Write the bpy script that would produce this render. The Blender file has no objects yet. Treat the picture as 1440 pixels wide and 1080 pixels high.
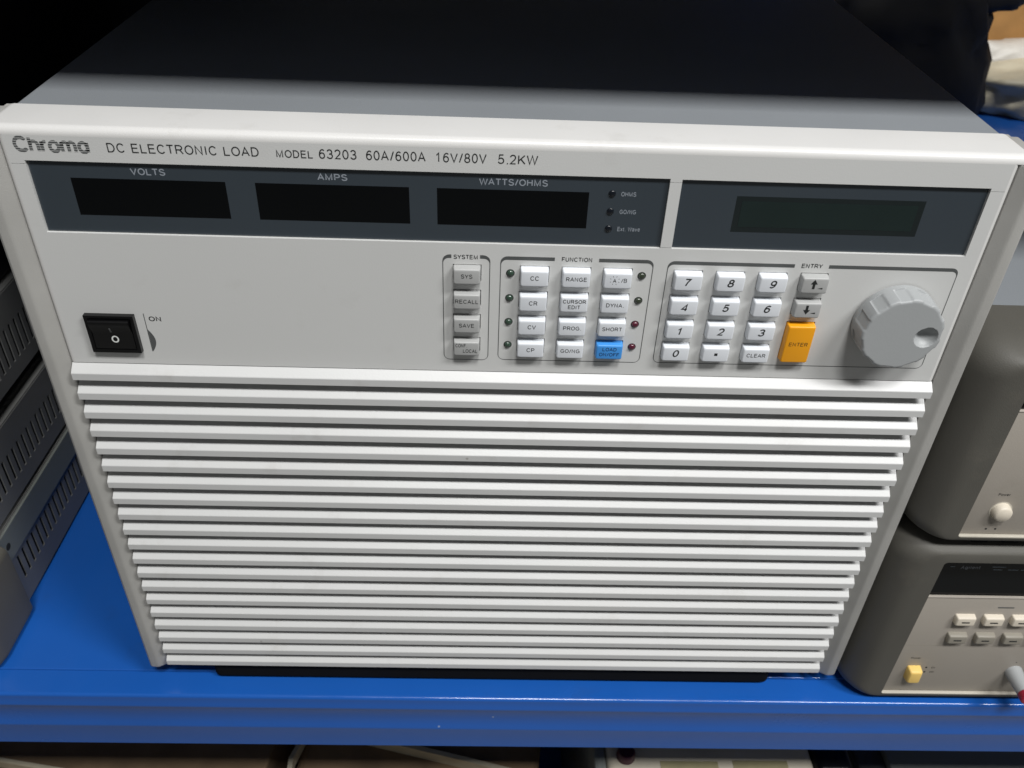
import bpy, bmesh, math, random
from mathutils import Vector, Matrix
random.seed(7)
scene = bpy.context.scene
COL = scene.collection

# ------------------------------------------------------------------ camera
# all lengths below are millimetres (MM turns them into metres); shelf top = z 0,
# front face of the instrument = y 0, x to the right, y into the shelf
MM = 0.001
cam_d = bpy.data.cameras.new('camera')
cam_d.sensor_width = 36.0
cam_d.lens = 30.6
cam_d.clip_start = 0.01
cam_d.clip_end = 60
cam_d.dof.use_dof = True
cam_d.dof.focus_distance = 0.41
cam_d.dof.aperture_fstop = 20.0
cam = bpy.data.objects.new('camera', cam_d)
COL.objects.link(cam)
Rw = Matrix(((0.99933952, -0.00998037, 0.03494152),
             (-0.02199689, 0.59922772, 0.80027638),
             (-0.02892498, -0.80051642, 0.5986124))).transposed()
cam.matrix_world = Matrix.Translation(Vector((-0.0102, -0.3402, 0.4973))) @ Rw.to_4x4()
scene.camera = cam

# ------------------------------------------------------------------ light
world = bpy.data.worlds.new('World')
scene.world = world
world.use_nodes = True
world.node_tree.nodes['Background'].inputs[0].default_value = (0.98, 0.985, 1.0, 1)
world.node_tree.nodes['Background'].inputs[1].default_value = 0.10
scene.view_settings.view_transform = 'Standard'
scene.view_settings.look = 'None'
scene.view_settings.exposure = 0.0
scene.view_settings.gamma = 1.0


def lamp(name, loc, target, sx, sy, power, color):
    d = bpy.data.lights.new(name, 'AREA')
    d.shape = 'RECTANGLE'
    d.size, d.size_y = sx, sy
    d.energy = power
    d.color = color
    o = bpy.data.objects.new(name, d)
    COL.objects.link(o)
    o.location = loc
    o.rotation_euler = (Vector(target) - Vector(loc)).to_track_quat('-Z', 'Y').to_euler()
    return o


# tube lamp over the aisle in front of the shelf, and the row over the next aisle
lamp('ceiling_tube_lamp', (0.17, -1.06, 2.35), (0.17, 0.0, 0.25), 0.5, 0.32, 38, (1.0, 0.992, 0.975))
lamp('right_ceiling_tube_lamp', (1.5, -1.06, 2.35), (1.5, 0.0, 0.25), 1.2, 0.32, 58, (1.0, 0.995, 0.985))
lamp('rear_ceiling_tube_lamp', (0.9, 0.66, 2.3), (0.9, 0.96, 0.1), 1.4, 0.14, 24, (1.0, 0.98, 0.94))


# ------------------------------------------------------------------ materials
def mat(name, color, rough=0.5, var=0.0, vscale=8.0, bump=0.0, bscale=900.0, spec=0.5, metal=0.0,
        dirt=0.0, dirt_color=(0.25, 0.22, 0.17), dirt_scale=14.0, coat=0.0, rvar=0.0, trans=0.0, chips=0.0, chip_color=(0.5, 0.5, 0.5)):
    m = bpy.data.materials.new(name)
    m.use_nodes = True
    nt = m.node_tree
    N, Lk = nt.nodes, nt.links
    b = N['Principled BSDF']
    b.inputs['Roughness'].default_value = rough
    b.inputs['Metallic'].default_value = metal
    b.inputs['Specular IOR Level'].default_value = spec
    b.inputs['Coat Weight'].default_value = coat
    b.inputs['Coat Roughness'].default_value = 0.12
    b.inputs['Transmission Weight'].default_value = trans
    geo = N.new('ShaderNodeNewGeometry')
    src = None
    base = N.new('ShaderNodeRGB')
    base.outputs[0].default_value = (*color, 1)
    src = base.outputs[0]
    if var > 0:
        n = N.new('ShaderNodeTexNoise')
        n.inputs['Scale'].default_value = vscale
        n.inputs['Detail'].default_value = 6
        Lk.new(geo.outputs['Position'], n.inputs['Vector'])
        mr = N.new('ShaderNodeMapRange')
        mr.inputs['From Min'].default_value = 0.25
        mr.inputs['From Max'].default_value = 0.75
        mr.inputs['To Min'].default_value = 1 - var
        mr.inputs['To Max'].default_value = 1 + var
        Lk.new(n.outputs['Fac'], mr.inputs['Value'])
        mx = N.new('ShaderNodeMix')
        mx.data_type = 'RGBA'
        mx.blend_type = 'MULTIPLY'
        mx.inputs['Factor'].default_value = 1
        Lk.new(src, mx.inputs[6])
        Lk.new(mr.outputs['Result'], mx.inputs[7])
        src = mx.outputs[2]
    if dirt > 0:
        n = N.new('ShaderNodeTexNoise')
        n.inputs['Scale'].default_value = dirt_scale
        n.inputs['Detail'].default_value = 9
        n.inputs['Roughness'].default_value = 0.68
        Lk.new(geo.outputs['Position'], n.inputs['Vector'])
        mr = N.new('ShaderNodeMapRange')
        mr.inputs['From Min'].default_value = 0.58
        mr.inputs['From Max'].default_value = 0.80
        mr.inputs['To Min'].default_value = 0
        mr.inputs['To Max'].default_value = dirt
        Lk.new(n.outputs['Fac'], mr.inputs['Value'])
        mx = N.new('ShaderNodeMix')
        mx.data_type = 'RGBA'
        Lk.new(mr.outputs['Result'], mx.inputs['Factor'])
        Lk.new(src, mx.inputs[6])
        mx.inputs[7].default_value = (*dirt_color, 1)
        src = mx.outputs[2]
    Lk.new(src, b.inputs['Base Color'])
    if rvar > 0:
        n = N.new('ShaderNodeTexNoise')
        n.inputs['Scale'].default_value = 30
        n.inputs['Detail'].default_value = 7
        Lk.new(geo.outputs['Position'], n.inputs['Vector'])
        mr = N.new('ShaderNodeMapRange')
        mr.inputs['From Min'].default_value = 0.3
        mr.inputs['From Max'].default_value = 0.7
        mr.inputs['To Min'].default_value = max(0.02, rough - rvar)
        mr.inputs['To Max'].default_value = rough + rvar
        Lk.new(n.outputs['Fac'], mr.inputs['Value'])
        Lk.new(mr.outputs['Result'], b.inputs['Roughness'])
    if chips > 0:
        vo = N.new('ShaderNodeTexVoronoi')
        vo.inputs['Scale'].default_value = 55
        Lk.new(geo.outputs['Position'], vo.inputs['Vector'])
        sel = N.new('ShaderNodeSeparateColor')
        Lk.new(vo.outputs['Color'], sel.inputs[0])
        mr = N.new('ShaderNodeMapRange')
        mr.inputs['From Min'].default_value = 0.05
        mr.inputs['From Max'].default_value = 0.03
        mr.inputs['To Min'].default_value = 0
        mr.inputs['To Max'].default_value = 1
        Lk.new(vo.outputs['Distance'], mr.inputs['Value'])
        gt = N.new('ShaderNodeMath')
        gt.operation = 'GREATER_THAN'
        gt.inputs[1].default_value = 0.90
        Lk.new(sel.outputs[0], gt.inputs[0])
        mu = N.new('ShaderNodeMath')
        mu.operation = 'MULTIPLY'
        Lk.new(mr.outputs['Result'], mu.inputs[0])
        Lk.new(gt.outputs[0], mu.inputs[1])
        mu2 = N.new('ShaderNodeMath')
        mu2.operation = 'MULTIPLY'
        mu2.inputs[1].default_value = chips
        Lk.new(mu.outputs[0], mu2.inputs[0])
        mx = N.new('ShaderNodeMix')
        mx.data_type = 'RGBA'
        Lk.new(mu2.outputs[0], mx.inputs['Factor'])
        Lk.new(src, mx.inputs[6])
        mx.inputs[7].default_value = (*chip_color, 1)
        Lk.new(mx.outputs[2], b.inputs['Base Color'])
    if bump > 0:
        n = N.new('ShaderNodeTexNoise')
        n.inputs['Scale'].default_value = bscale
        n.inputs['Detail'].default_value = 3
        Lk.new(geo.outputs['Position'], n.inputs['Vector'])
        bp = N.new('ShaderNodeBump')
        bp.inputs['Strength'].default_value = bump
        bp.inputs['Distance'].default_value = 0.0004
        Lk.new(n.outputs['Fac'], bp.inputs['Height'])
        Lk.new(bp.outputs['Normal'], b.inputs['Normal'])
    return m


M = {
    'fascia': mat('painted_fascia', (0.60, 0.605, 0.595), 0.42, 0.02, 9, 0.10, 1400, dirt=0.10, dirt_scale=60, rvar=0.06, chips=0.35, chip_color=(0.2, 0.19, 0.17)),
    'bezel': mat('painted_bezel', (0.69, 0.685, 0.67), 0.34, 0.02, 11, 0.08, 1400, dirt=0.22, dirt_scale=34, rvar=0.06, chips=0.5, chip_color=(0.2, 0.18, 0.15)),
    'slat': mat('painted_slat', (0.575, 0.58, 0.575), 0.40, 0.03, 12, 0.12, 1200, dirt=0.25, dirt_scale=40, chips=0.5, chip_color=(0.2, 0.18, 0.15)),
    'rail': mat('cast_rail', (0.40, 0.395, 0.375), 0.48, 0.10, 26, 0.35, 2400, dirt=0.2),
    'cover': mat('cover_paint', (0.205, 0.22, 0.235), 0.62, 0.05, 14, 0.4, 1800, spec=0.3),
    'black': mat('black_plastic', (0.003, 0.003, 0.0035), 0.28, 0.1, 30, 0.05, 1200, spec=0.4),
    'rubber': mat('black_rubber', (0.006, 0.006, 0.006), 0.85, 0.1, 30, 0.3, 900, spec=0.1),
    'void': mat('dark_interior', (0.012, 0.013, 0.013), 0.8, 0.2, 40),
    'lens': mat('smoked_lens', (0.036, 0.047, 0.058), 0.16, 0.08, 10, coat=0.4, rvar=0.05),
    'window': mat('display_window', (0.002, 0.0025, 0.003), 0.12, 0.05, 10, spec=0.25),
    'lcd': mat('lcd_glass', (0.008, 0.013, 0.014), 0.14, 0.15, 18, coat=0.3),
    'lens_led': mat('lens_led', (0.004, 0.006, 0.010), 0.25),
    'print': mat('dark_print', (0.016, 0.018, 0.018), 0.5, 0.1, 60),
    'print_soft': mat('grey_print', (0.085, 0.09, 0.09), 0.5, 0.15, 60),
    'print_lens': mat('pale_print', (0.27, 0.30, 0.34), 0.5, 0.1, 60),
    'print_white': mat('white_print', (0.70, 0.72, 0.70), 0.5, 0.1, 60),
    'key_white': mat('white_key', (0.75, 0.78, 0.82), 0.40, 0.025, 25, 0.05, 1200),
    'key_grey': mat('grey_key', (0.42, 0.425, 0.42), 0.42, 0.03, 25, 0.08, 1200),
    'key_blue': mat('blue_key', (0.06, 0.31, 0.78), 0.36, 0.05, 25, 0.05, 1200),
    'key_amber': mat('amber_key', (0.86, 0.36, 0.008), 0.36, 0.04, 25, 0.05, 1200),
    'led_green': mat('unlit_green_led', (0.034, 0.062, 0.044), 0.14, spec=0.7),
    'led_olive': mat('unlit_olive_led', (0.034, 0.044, 0.028), 0.14, spec=0.7),
    'led_red': mat('unlit_red_led', (0.085, 0.012, 0.026), 0.14, spec=0.7),
    'knob': mat('knob_plastic', (0.36, 0.375, 0.38), 0.46, 0.03, 20, 0.12, 1300),
    'blue': mat('blue_enamel', (0.011, 0.096, 0.41), 0.20, 0.08, 7, 0.06, 160, dirt=0.22, dirt_color=(0.03, 0.06, 0.14), dirt_scale=26, coat=0.35, rvar=0.08, chips=0.7, chip_color=(0.35, 0.42, 0.55)),
    'bumper': mat('bumper_rubber', (0.088, 0.084, 0.072), 0.6, 0.10, 16, 0.3, 1600, dirt=0.25, dirt_scale=18),
    'panel_beige': mat('beige_panel', (0.34, 0.31, 0.27), 0.5, 0.05, 14, 0.15, 1300, dirt=0.35, dirt_scale=20),
    'lip_beige': mat('beige_lip', (0.50, 0.47, 0.40), 0.45, 0.06, 30, dirt=0.3),
    'key_cream': mat('cream_key', (0.66, 0.60, 0.50), 0.45, 0.04, 30),
    'key_taupe': mat('taupe_key', (0.26, 0.24, 0.20), 0.45, 0.04, 30),
    'key_yellow': mat('yellow_key', (0.80, 0.55, 0.16), 0.45, 0.06, 60),
    'case_grey': mat('painted_case', (0.15, 0.152, 0.148), 0.5, 0.10, 12, 0.35, 1300, dirt=0.3),
    'case_trim': mat('trim_grey', (0.16, 0.175, 0.165), 0.5, 0.08, 12, 0.3, 1300),
    'red_cap': mat('red_cap', (0.28, 0.012, 0.03), 0.3),
    'kraft': mat('kraft_board', (0.17, 0.115, 0.065), 0.8, 0.28, 30, 0.4, 500, dirt=0.5, dirt_scale=14, dirt_color=(0.06, 0.05, 0.03)),
    'board_edge': mat('pale_board_edge', (0.42, 0.38, 0.28), 0.7, 0.15, 60),
    'cream': mat('cream_plastic', (0.52, 0.48, 0.38), 0.5, 0.12, 16, dirt=0.5, dirt_scale=20),
    'olive': mat('olive_patch', (0.30, 0.27, 0.15), 0.6, 0.25, 40),
    'bag': mat('crumpled_bag', (0.56, 0.52, 0.40), 0.45, 0.22, 14, 0.8, 60, dirt=0.3),
    'bag_white': mat('white_bag', (0.50, 0.48, 0.44), 0.4, 0.15, 14, 0.8, 60),
    'orange_box': mat('orange_brown_box', (0.42, 0.22, 0.07), 0.6, 0.25, 16),
    'dark_mass': mat('dark_mass', (0.004, 0.004, 0.005), 0.6, 0.3, 14, 0.6, 80),  # near-black for the dark lumps and the added shade blocks
    'dark_metal': mat('dark_metal', (0.05, 0.055, 0.06), 0.5, 0.2, 20),
    'floor': mat('concrete_floor', (0.20, 0.20, 0.19), 0.6, 0.15, 2.0, 0.3, 60, dirt=0.4, dirt_scale=3),
    'upright': mat('blue_upright', (0.008, 0.085, 0.46), 0.3, 0.08, 7, 0.1, 160),
}

# ------------------------------------------------------------------ helpers
ABS = {}


def put(name, me, m, parent=None, at=(0, 0, 0), smooth=False):
    """link one mesh; its vertices are absolute millimetres, its origin goes to `at` (mm)"""
    if isinstance(me, bmesh.types.BMesh):
        bm = me
        bmesh.ops.recalc_face_normals(bm, faces=bm.faces)
        me = bpy.data.meshes.new(name)
        bm.to_mesh(me)
        bm.free()
    me.transform(Matrix.Scale(MM, 4) @ Matrix.Translation(-Vector(at)))
    if m is not None:
        me.materials.clear()
        me.materials.append(m)
    if smooth:
        for p in me.polygons:
            p.use_smooth = True
        if smooth != 'all':
            me.set_sharp_from_angle(angle=math.radians(smooth if smooth is not True else 35))
    o = bpy.data.objects.new(name, me)
    COL.objects.link(o)
    ABS[o.name] = Vector(at)
    link(o, parent, at)
    return o


def link(o, parent, at):
    ABS[o.name] = Vector(at)
    if parent is not None:
        o.parent = parent
        o.location = (Vector(at) - ABS[parent.name]) * MM
    else:
        o.location = Vector(at) * MM
    return o


def dup(src, parent, at):
    """copy of an object (sharing its mesh) at another place"""
    o = src.copy()
    COL.objects.link(o)
    return link(o, parent, at)


def thing(name, at, label, cat, group=None):
    o = bpy.data.objects.new(name, None)
    COL.objects.link(o)
    o.empty_display_size = 0.02
    link(o, None, at)
    o['label'] = label
    o['category'] = cat
    if group:
        o['group'] = group
    return o


def tag(o, label, cat, group=None):
    o['label'] = label
    o['category'] = cat
    if group:
        o['group'] = group
    return o


def add_box(bm, x0, x1, y0, y1, z0, z1, bev=0.0, seg=2):
    vs = [bm.verts.new(p) for p in ((x0, y0, z0), (x1, y0, z0), (x1, y1, z0), (x0, y1, z0),
                                    (x0, y0, z1), (x1, y0, z1), (x1, y1, z1), (x0, y1, z1))]
    fs = [(0, 1, 2, 3), (7, 6, 5, 4), (0, 4, 5, 1), (1, 5, 6, 2), (2, 6, 7, 3), (3, 7, 4, 0)]
    faces = [bm.faces.new([vs[i] for i in f]) for f in fs]
    if bev > 0:
        es = list({e for f in faces for e in f.edges})
        bmesh.ops.bevel(bm, geom=es, offset=bev, segments=seg, profile=0.5, affect='EDGES')
    return bm


def box(x0, x1, y0, y1, z0, z1, bev=0.0, seg=2):
    return add_box(bmesh.new(), x0, x1, y0, y1, z0, z1, bev, seg)


def loft(rings, cap0=True, cap1=True, bm=None):
    bm = bm or bmesh.new()
    R = [[bm.verts.new(p) for p in r] for r in rings]
    n = len(R[0])
    for a, b in zip(R, R[1:]):
        for i in range(n):
            j = (i + 1) % n
            bm.faces.new((a[i], a[j], b[j], b[i]))
    if cap0:
        bm.faces.new(R[0])
    if cap1:
        bm.faces.new(list(reversed(R[-1])))
    return bm


def rrect(x0, x1, z0, z1, r, n=5):
    """rounded rectangle outline, anticlockwise, as (x, z)"""
    r = max(0.01, min(r, (x1 - x0) / 2 - 0.01, (z1 - z0) / 2 - 0.01))
    out = []
    for cx, cz, a0 in ((x1 - r, z0 + r, -90), (x1 - r, z1 - r, 0), (x0 + r, z1 - r, 90), (x0 + r, z0 + r, 180)):
        for k in range(n + 1):
            a = math.radians(a0 + 90 * k / n)
            out.append((cx + r * math.cos(a), cz + r * math.sin(a)))
    return out


def extrude_x(prof, x0, x1, inset=0.0):
    """closed (y, z) profile swept along x"""
    return loft([[(x0, y, z) for y, z in prof], [(x1, y, z) for y, z in prof]])


def cyl(cx, cz, r, y0, y1, n=32, r2=None, bev=0.0):
    """cylinder along y"""
    rings = []
    r2 = r if r2 is None else r2
    specs = [(y0, r - bev), (y0 + (bev if y1 > y0 else -bev), r), (y1, r2)] if bev else [(y0, r), (y1, r2)]
    for y, q in specs:
        rings.append([(cx + q * math.cos(2 * math.pi * k / n), y, cz + q * math.sin(2 * math.pi * k / n)) for k in range(n)])
    return loft(rings)


def plate(x0, x1, z0, z1, holes, y0, depth):
    """front plate in the plane y=y0 with rectangular holes and walls going back by depth"""
    xs = sorted({x0, x1} | {h[0] for h in holes} | {h[1] for h in holes})
    zs = sorted({z0, z1} | {h[2] for h in holes} | {h[3] for h in holes})
    bm = bmesh.new()
    V = {}

    def v(x, y, z):
        k = (round(x, 4), round(y, 4), round(z, 4))
        if k not in V:
            V[k] = bm.verts.new(k)
        return V[k]

    def solid(i, j):
        if i < 0 or j < 0 or i >= len(xs) - 1 or j >= len(zs) - 1:
            return False
        cx, cz = (xs[i] + xs[i + 1]) / 2, (zs[j] + zs[j + 1]) / 2
        return not any(h[0] < cx < h[1] and h[2] < cz < h[3] for h in holes)
    yb = y0 + depth
    for i in range(len(xs) - 1):
        for j in range(len(zs) - 1):
            if not solid(i, j):
                continue
            a, b, c, d = xs[i], xs[i + 1], zs[j], zs[j + 1]
            bm.faces.new((v(a, y0, c), v(b, y0, c), v(b, y0, d), v(a, y0, d)))
            bm.faces.new((v(a, yb, c), v(a, yb, d), v(b, yb, d), v(b, yb, c)))
            for di, dj, p, q in ((-1, 0, (a, c), (a, d)), (1, 0, (b, c), (b, d)), (0, -1, (a, c), (b, c)), (0, 1, (a, d), (b, d))):
                if not solid(i + di, j + dj):
                    bm.faces.new((v(p[0], y0, p[1]), v(q[0], y0, q[1]), v(q[0], yb, q[1]), v(p[0], yb, p[1])))
    return bm


def _arc(cx, cy, rx, ry, a0, a1, n=14):
    return [(cx + rx * math.cos(math.radians(a0 + (a1 - a0) * k / n)), cy + ry * math.sin(math.radians(a0 + (a1 - a0) * k / n))) for k in range(n + 1)]


def _glyphs():
    A = _arc
    g = {}
    g[' '] = (0.36, [])
    g['.'] = (0.22, [[(0.08, 0.0), (0.20, 0.0)]])
    g['-'] = (0.36, [[(0.02, 0.36), (0.30, 0.36)]])
    g['+'] = (0.6, [[(0.02, 0.4), (0.54, 0.4)], [(0.28, 0.12), (0.28, 0.68)]])
    g['/'] = (0.42, [[(0.02, -0.02), (0.36, 1.02)]])
    g['A'] = (0.82, [[(0.0, 0), (0.37, 1), (0.74, 0)], [(0.14, 0.33), (0.60, 0.33)]])
    g['B'] = (0.78, [[(0.06, 0), (0.06, 1), (0.38, 1)] + A(0.38, 0.76, 0.26, 0.24, 90, -90, 10) + [(0.06, 0.52)], [(0.38, 0.52)] + A(0.40, 0.26, 0.28, 0.26, 90, -90, 10) + [(0.06, 0.0)]])
    g['C'] = (0.84, [A(0.41, 0.5, 0.37, 0.5, 38, 322, 24)])
    g['D'] = (0.84, [[(0.06, 0), (0.06, 1), (0.34, 1)] + A(0.34, 0.5, 0.38, 0.5, 90, -90, 18) + [(0.06, 0)]])
    g['E'] = (0.76, [[(0.66, 1), (0.06, 1), (0.06, 0), (0.68, 0)], [(0.06, 0.53), (0.62, 0.53)]])
    g['F'] = (0.70, [[(0.64, 1), (0.06, 1), (0.06, 0)], [(0.06, 0.52), (0.56, 0.52)]])
    g['G'] = (0.90, [A(0.42, 0.5, 0.38, 0.5, 42, 300, 22) + [(0.79, 0.14), (0.79, 0.47), (0.45, 0.47)]])
    g['H'] = (0.84, [[(0.06, 0), (0.06, 1)], [(0.70, 0), (0.70, 1)], [(0.06, 0.53), (0.70, 0.53)]])
    g['I'] = (0.28, [[(0.10, 0), (0.10, 1)]])
    g['K'] = (0.78, [[(0.06, 0), (0.06, 1)], [(0.68, 1), (0.08, 0.36)], [(0.28, 0.58), (0.72, 0)]])
    g['L'] = (0.66, [[(0.06, 1), (0.06, 0), (0.60, 0)]])
    g['M'] = (0.96, [[(0.06, 0), (0.06, 1), (0.43, 0.04), (0.80, 1), (0.80, 0)]])
    g['N'] = (0.84, [[(0.06, 0), (0.06, 1), (0.68, 0), (0.68, 1)]])
    g['O'] = (0.90, [A(0.43, 0.5, 0.39, 0.5, 90, 450, 30)])
    g['P'] = (0.76, [[(0.06, 0), (0.06, 1), (0.40, 1)] + A(0.40, 0.73, 0.27, 0.27, 90, -90, 12) + [(0.06, 0.46)]])
    g['R'] = (0.82, [[(0.06, 0), (0.06, 1), (0.42, 1)] + A(0.42, 0.74, 0.27, 0.26, 90, -90, 12) + [(0.06, 0.48)], [(0.40, 0.48), (0.52, 0.36), (0.74, 0.0)]])
    g['S'] = (0.76, [A(0.36, 0.74, 0.28, 0.26, 15, 200, 12) + [(0.14, 0.60), (0.36, 0.51), (0.58, 0.42)] + A(0.37, 0.26, 0.31, 0.27, 25, -165, 12)])
    g['T'] = (0.72, [[(0.0, 1), (0.68, 1)], [(0.34, 1), (0.34, 0)]])
    g['U'] = (0.84, [[(0.06, 1), (0.06, 0.34)] + A(0.38, 0.34, 0.32, 0.34, 180, 360, 16) + [(0.70, 1)]])
    g['V'] = (0.78, [[(0.0, 1), (0.36, 0), (0.72, 1)]])
    g['W'] = (1.10, [[(0.0, 1), (0.27, 0), (0.53, 1), (0.79, 0), (1.06, 1)]])
    g['X'] = (0.76, [[(0.02, 0), (0.70, 1)], [(0.02, 1), (0.70, 0)]])
    g['Y'] = (0.76, [[(0.0, 1), (0.36, 0.44), (0.72, 1)], [(0.36, 0.44), (0.36, 0)]])
    g['0'] = (0.68, [A(0.31, 0.5, 0.27, 0.5, 90, 450, 28)])
    g['1'] = (0.68, [[(0.10, 0.74), (0.34, 1.0), (0.34, 0)]])
    g['2'] = (0.68, [A(0.31, 0.72, 0.26, 0.28, 170, -20, 12) + [(0.50, 0.50), (0.06, 0.0), (0.60, 0.0)]])
    g['3'] = (0.68, [A(0.30, 0.75, 0.24, 0.25, 165, -80, 12) + [(0.24, 0.52)], [(0.34, 0.52)] + A(0.30, 0.27, 0.28, 0.27, 75, -165, 14)])
    g['4'] = (0.68, [[(0.46, 0), (0.46, 1), (0.03, 0.28), (0.60, 0.28)]])
    g['5'] = (0.68, [[(0.55, 1), (0.16, 1), (0.08, 0.50)] + A(0.30, 0.32, 0.28, 0.31, 135, -160, 16)])
    g['6'] = (0.68, [A(0.31, 0.31, 0.26, 0.31, 170, -190, 24) + A(0.40, 0.42, 0.35, 0.58, 170, 100, 8) + A(0.36, 0.80, 0.20, 0.20, 90, 20, 5)])
    g['7'] = (0.68, [[(0.05, 1), (0.58, 1), (0.36, 0.55), (0.24, 0.0)]])
    g['8'] = (0.68, [A(0.31, 0.76, 0.22, 0.24, 90, 450, 20), A(0.31, 0.26, 0.27, 0.26, 90, 450, 22)])
    g['9'] = (0.68, [[(0.62 - x, 1 - y) for x, y in g['6'][1][0]]])
    g['a'] = (0.66, [A(0.27, 0.52, 0.24, 0.20, 165, 0, 10) + [(0.51, 0.10), (0.58, 0.0)], [(0.51, 0.42), (0.30, 0.38)] + A(0.24, 0.19, 0.20, 0.19, 100, 280, 10) + [(0.42, 0.06), (0.51, 0.18)]])
    g['e'] = (0.66, [[(0.05, 0.37), (0.56, 0.37)] + A(0.31, 0.36, 0.26, 0.36, 0, 320, 20)])
    g['f'] = (0.36, [[(0.14, 0), (0.14, 0.8)] + A(0.29, 0.82, 0.15, 0.18, 180, 90, 6), [(0.0, 0.70), (0.30, 0.70)]])
    g['g'] = (0.66, [A(0.29, 0.36, 0.24, 0.35, 20, 340, 18), [(0.53, 0.70), (0.53, -0.06)] + A(0.29, -0.06, 0.24, 0.20, 0, -160, 8)])
    g['h'] = (0.64, [[(0.06, 0), (0.06, 1)], [(0.06, 0.46)] + A(0.29, 0.46, 0.23, 0.26, 150, 0, 9) + [(0.52, 0)]])
    g['i'] = (0.24, [[(0.10, 0), (0.10, 0.72)], [(0.10, 0.88), (0.10, 1.0)]])
    g['l'] = (0.24, [[(0.10, 0), (0.10, 1)]])
    g['m'] = (0.98, [[(0.06, 0), (0.06, 0.72)], [(0.06, 0.46)] + A(0.25, 0.48, 0.20, 0.24, 150, 0, 8) + [(0.45, 0)], [(0.45, 0.46)] + A(0.64, 0.48, 0.20, 0.24, 150, 0, 8) + [(0.84, 0)]])
    g['n'] = (0.64, [[(0.06, 0), (0.06, 0.72)], [(0.06, 0.46)] + A(0.29, 0.46, 0.23, 0.26, 150, 0, 9) + [(0.52, 0)]])
    g['o'] = (0.66, [A(0.31, 0.36, 0.26, 0.36, 90, 450, 24)])
    g['r'] = (0.42, [[(0.06, 0), (0.06, 0.72)], [(0.06, 0.44)] + A(0.30, 0.44, 0.24, 0.27, 160, 80, 5)])
    g['t'] = (0.36, [[(0.14, 0.92), (0.14, 0.12), (0.22, 0.0), (0.30, 0.01)], [(0.0, 0.70), (0.28, 0.70)]])
    g['v'] = (0.58, [[(0.0, 0.72), (0.26, 0), (0.52, 0.72)]])
    g['x'] = (0.58, [[(0.02, 0), (0.50, 0.72)], [(0.02, 0.72), (0.50, 0)]])
    g['w'] = (0.82, [[(0.0, 0.72), (0.20, 0), (0.39, 0.72), (0.58, 0), (0.78, 0.72)]])
    return g


GLYPH = _glyphs()


def font_mesh(body, offset=0.0, extrude=0.0, shear=0.0, weight=0.155, spacing=0.16):
    """grotesque lettering laid out as mitred strokes, cap height 1; each stroke a hair in front of the last"""
    wgt = weight + offset
    hw = wgt / 2
    bm = bmesh.new()
    x0, lift = 0.0, 0.0
    for ch in body:
        adv, strokes = GLYPH[ch]
        for st in strokes:
            lift += 0.0012
            pts = []
            for p in st:
                q = Vector((p[0], hw + p[1] * (1 - wgt)))
                if not pts or (q - pts[-1]).length > 1e-4:
                    pts.append(q)
            closed = (pts[0] - pts[-1]).length < 1e-3
            if closed:
                pts.pop()
            n = len(pts)
            prev = first = None
            for i in range(n):
                a = pts[i - 1] if (i > 0 or closed) else None
                b = pts[(i + 1) % n] if (i < n - 1 or closed) else None
                d1 = (pts[i] - a).normalized() if a is not None else None
                d2 = (b - pts[i]).normalized() if b is not None else None
                d1 = d1 if d1 is not None else d2
                d2 = d2 if d2 is not None else d1
                n1, n2 = Vector((-d1.y, d1.x)), Vector((-d2.y, d2.x))
                m = (n1 + n2)
                m = n1 if m.length < 0.2 else m.normalized()
                k = min(1.9, 1.0 / max(0.3, m.dot(n1)))
                pr = []
                for s in (1, -1):
                    v = pts[i] + m * hw * k * s
                    pr.append(bm.verts.new((x0 + v.x + shear * v.y, v.y, lift)))
                if prev:
                    bm.faces.new((prev[1], pr[1], pr[0], prev[0]))
                else:
                    first = pr
                prev = pr
            if closed:
                bm.faces.new((prev[1], first[1], first[0], prev[0]))
        x0 += adv + spacing
    me = bpy.data.meshes.new('lettering')
    bm.to_mesh(me)
    bm.free()
    return me


def bounds(me):
    xs = [v.co.x for v in me.vertices]
    ys = [v.co.y for v in me.vertices]
    return min(xs), max(xs), min(ys), max(ys)


CAP = None


def text(body, m, parent, y, x=None, z=None, h=2.0, x0=None, x1=None, w=None, cx=None, cz=None, narrow=0.92,
         offset=-0.006, shear=0.0, tilt=0.0, th=0.05, lines=1):
    """print or raised lettering on a plane facing -y. h = cap height (mm), baseline z or centre cz"""
    global CAP
    if CAP is None:
        CAP = 1.0
    me = font_mesh(body, offset, 0.0, shear)
    bx0, bx1, by0, by1 = bounds(me)
    s = h / CAP
    if x0 is not None and x1 is not None:
        sx = (x1 - x0) / (bx1 - bx0)
        ox = x0
    else:
        sx = s * narrow
        if w is not None:
            sx = w / (bx1 - bx0)
        ox = (cx - sx * (bx1 - bx0) / 2) if cx is not None else x
    if cz is not None:
        oz = cz - s * (by0 + by1) / 2
    else:
        oz = z
    ct, st = math.cos(tilt), math.sin(tilt)
    mid = oz + h / 2
    for v in me.vertices:
        X = ox + (v.co.x - bx0) * sx
        Z = oz + v.co.y * s
        Y = y - th - v.co.z * 0.12
        dz = Z - mid
        v.co = (X, Y + dz * st, mid + dz * ct)
    me.update()
    at = (ox + sx * (bx1 - bx0) / 2, y - th, mid)
    return put('lettering', me, m, parent, at)


# ------------------------------------------------------------------ ground
fl = put('floor', box(-4000, 4000, -4000, 5000, -760, -740), M['floor'])
fl['kind'] = 'structure'

# ------------------------------------------------------------------ shelf rack
rack = thing('shelf_rack', (0, 0, -740), 'glossy blue steel shelf rack whose deck and front beam carry the test instruments', 'shelf rack')


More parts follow.
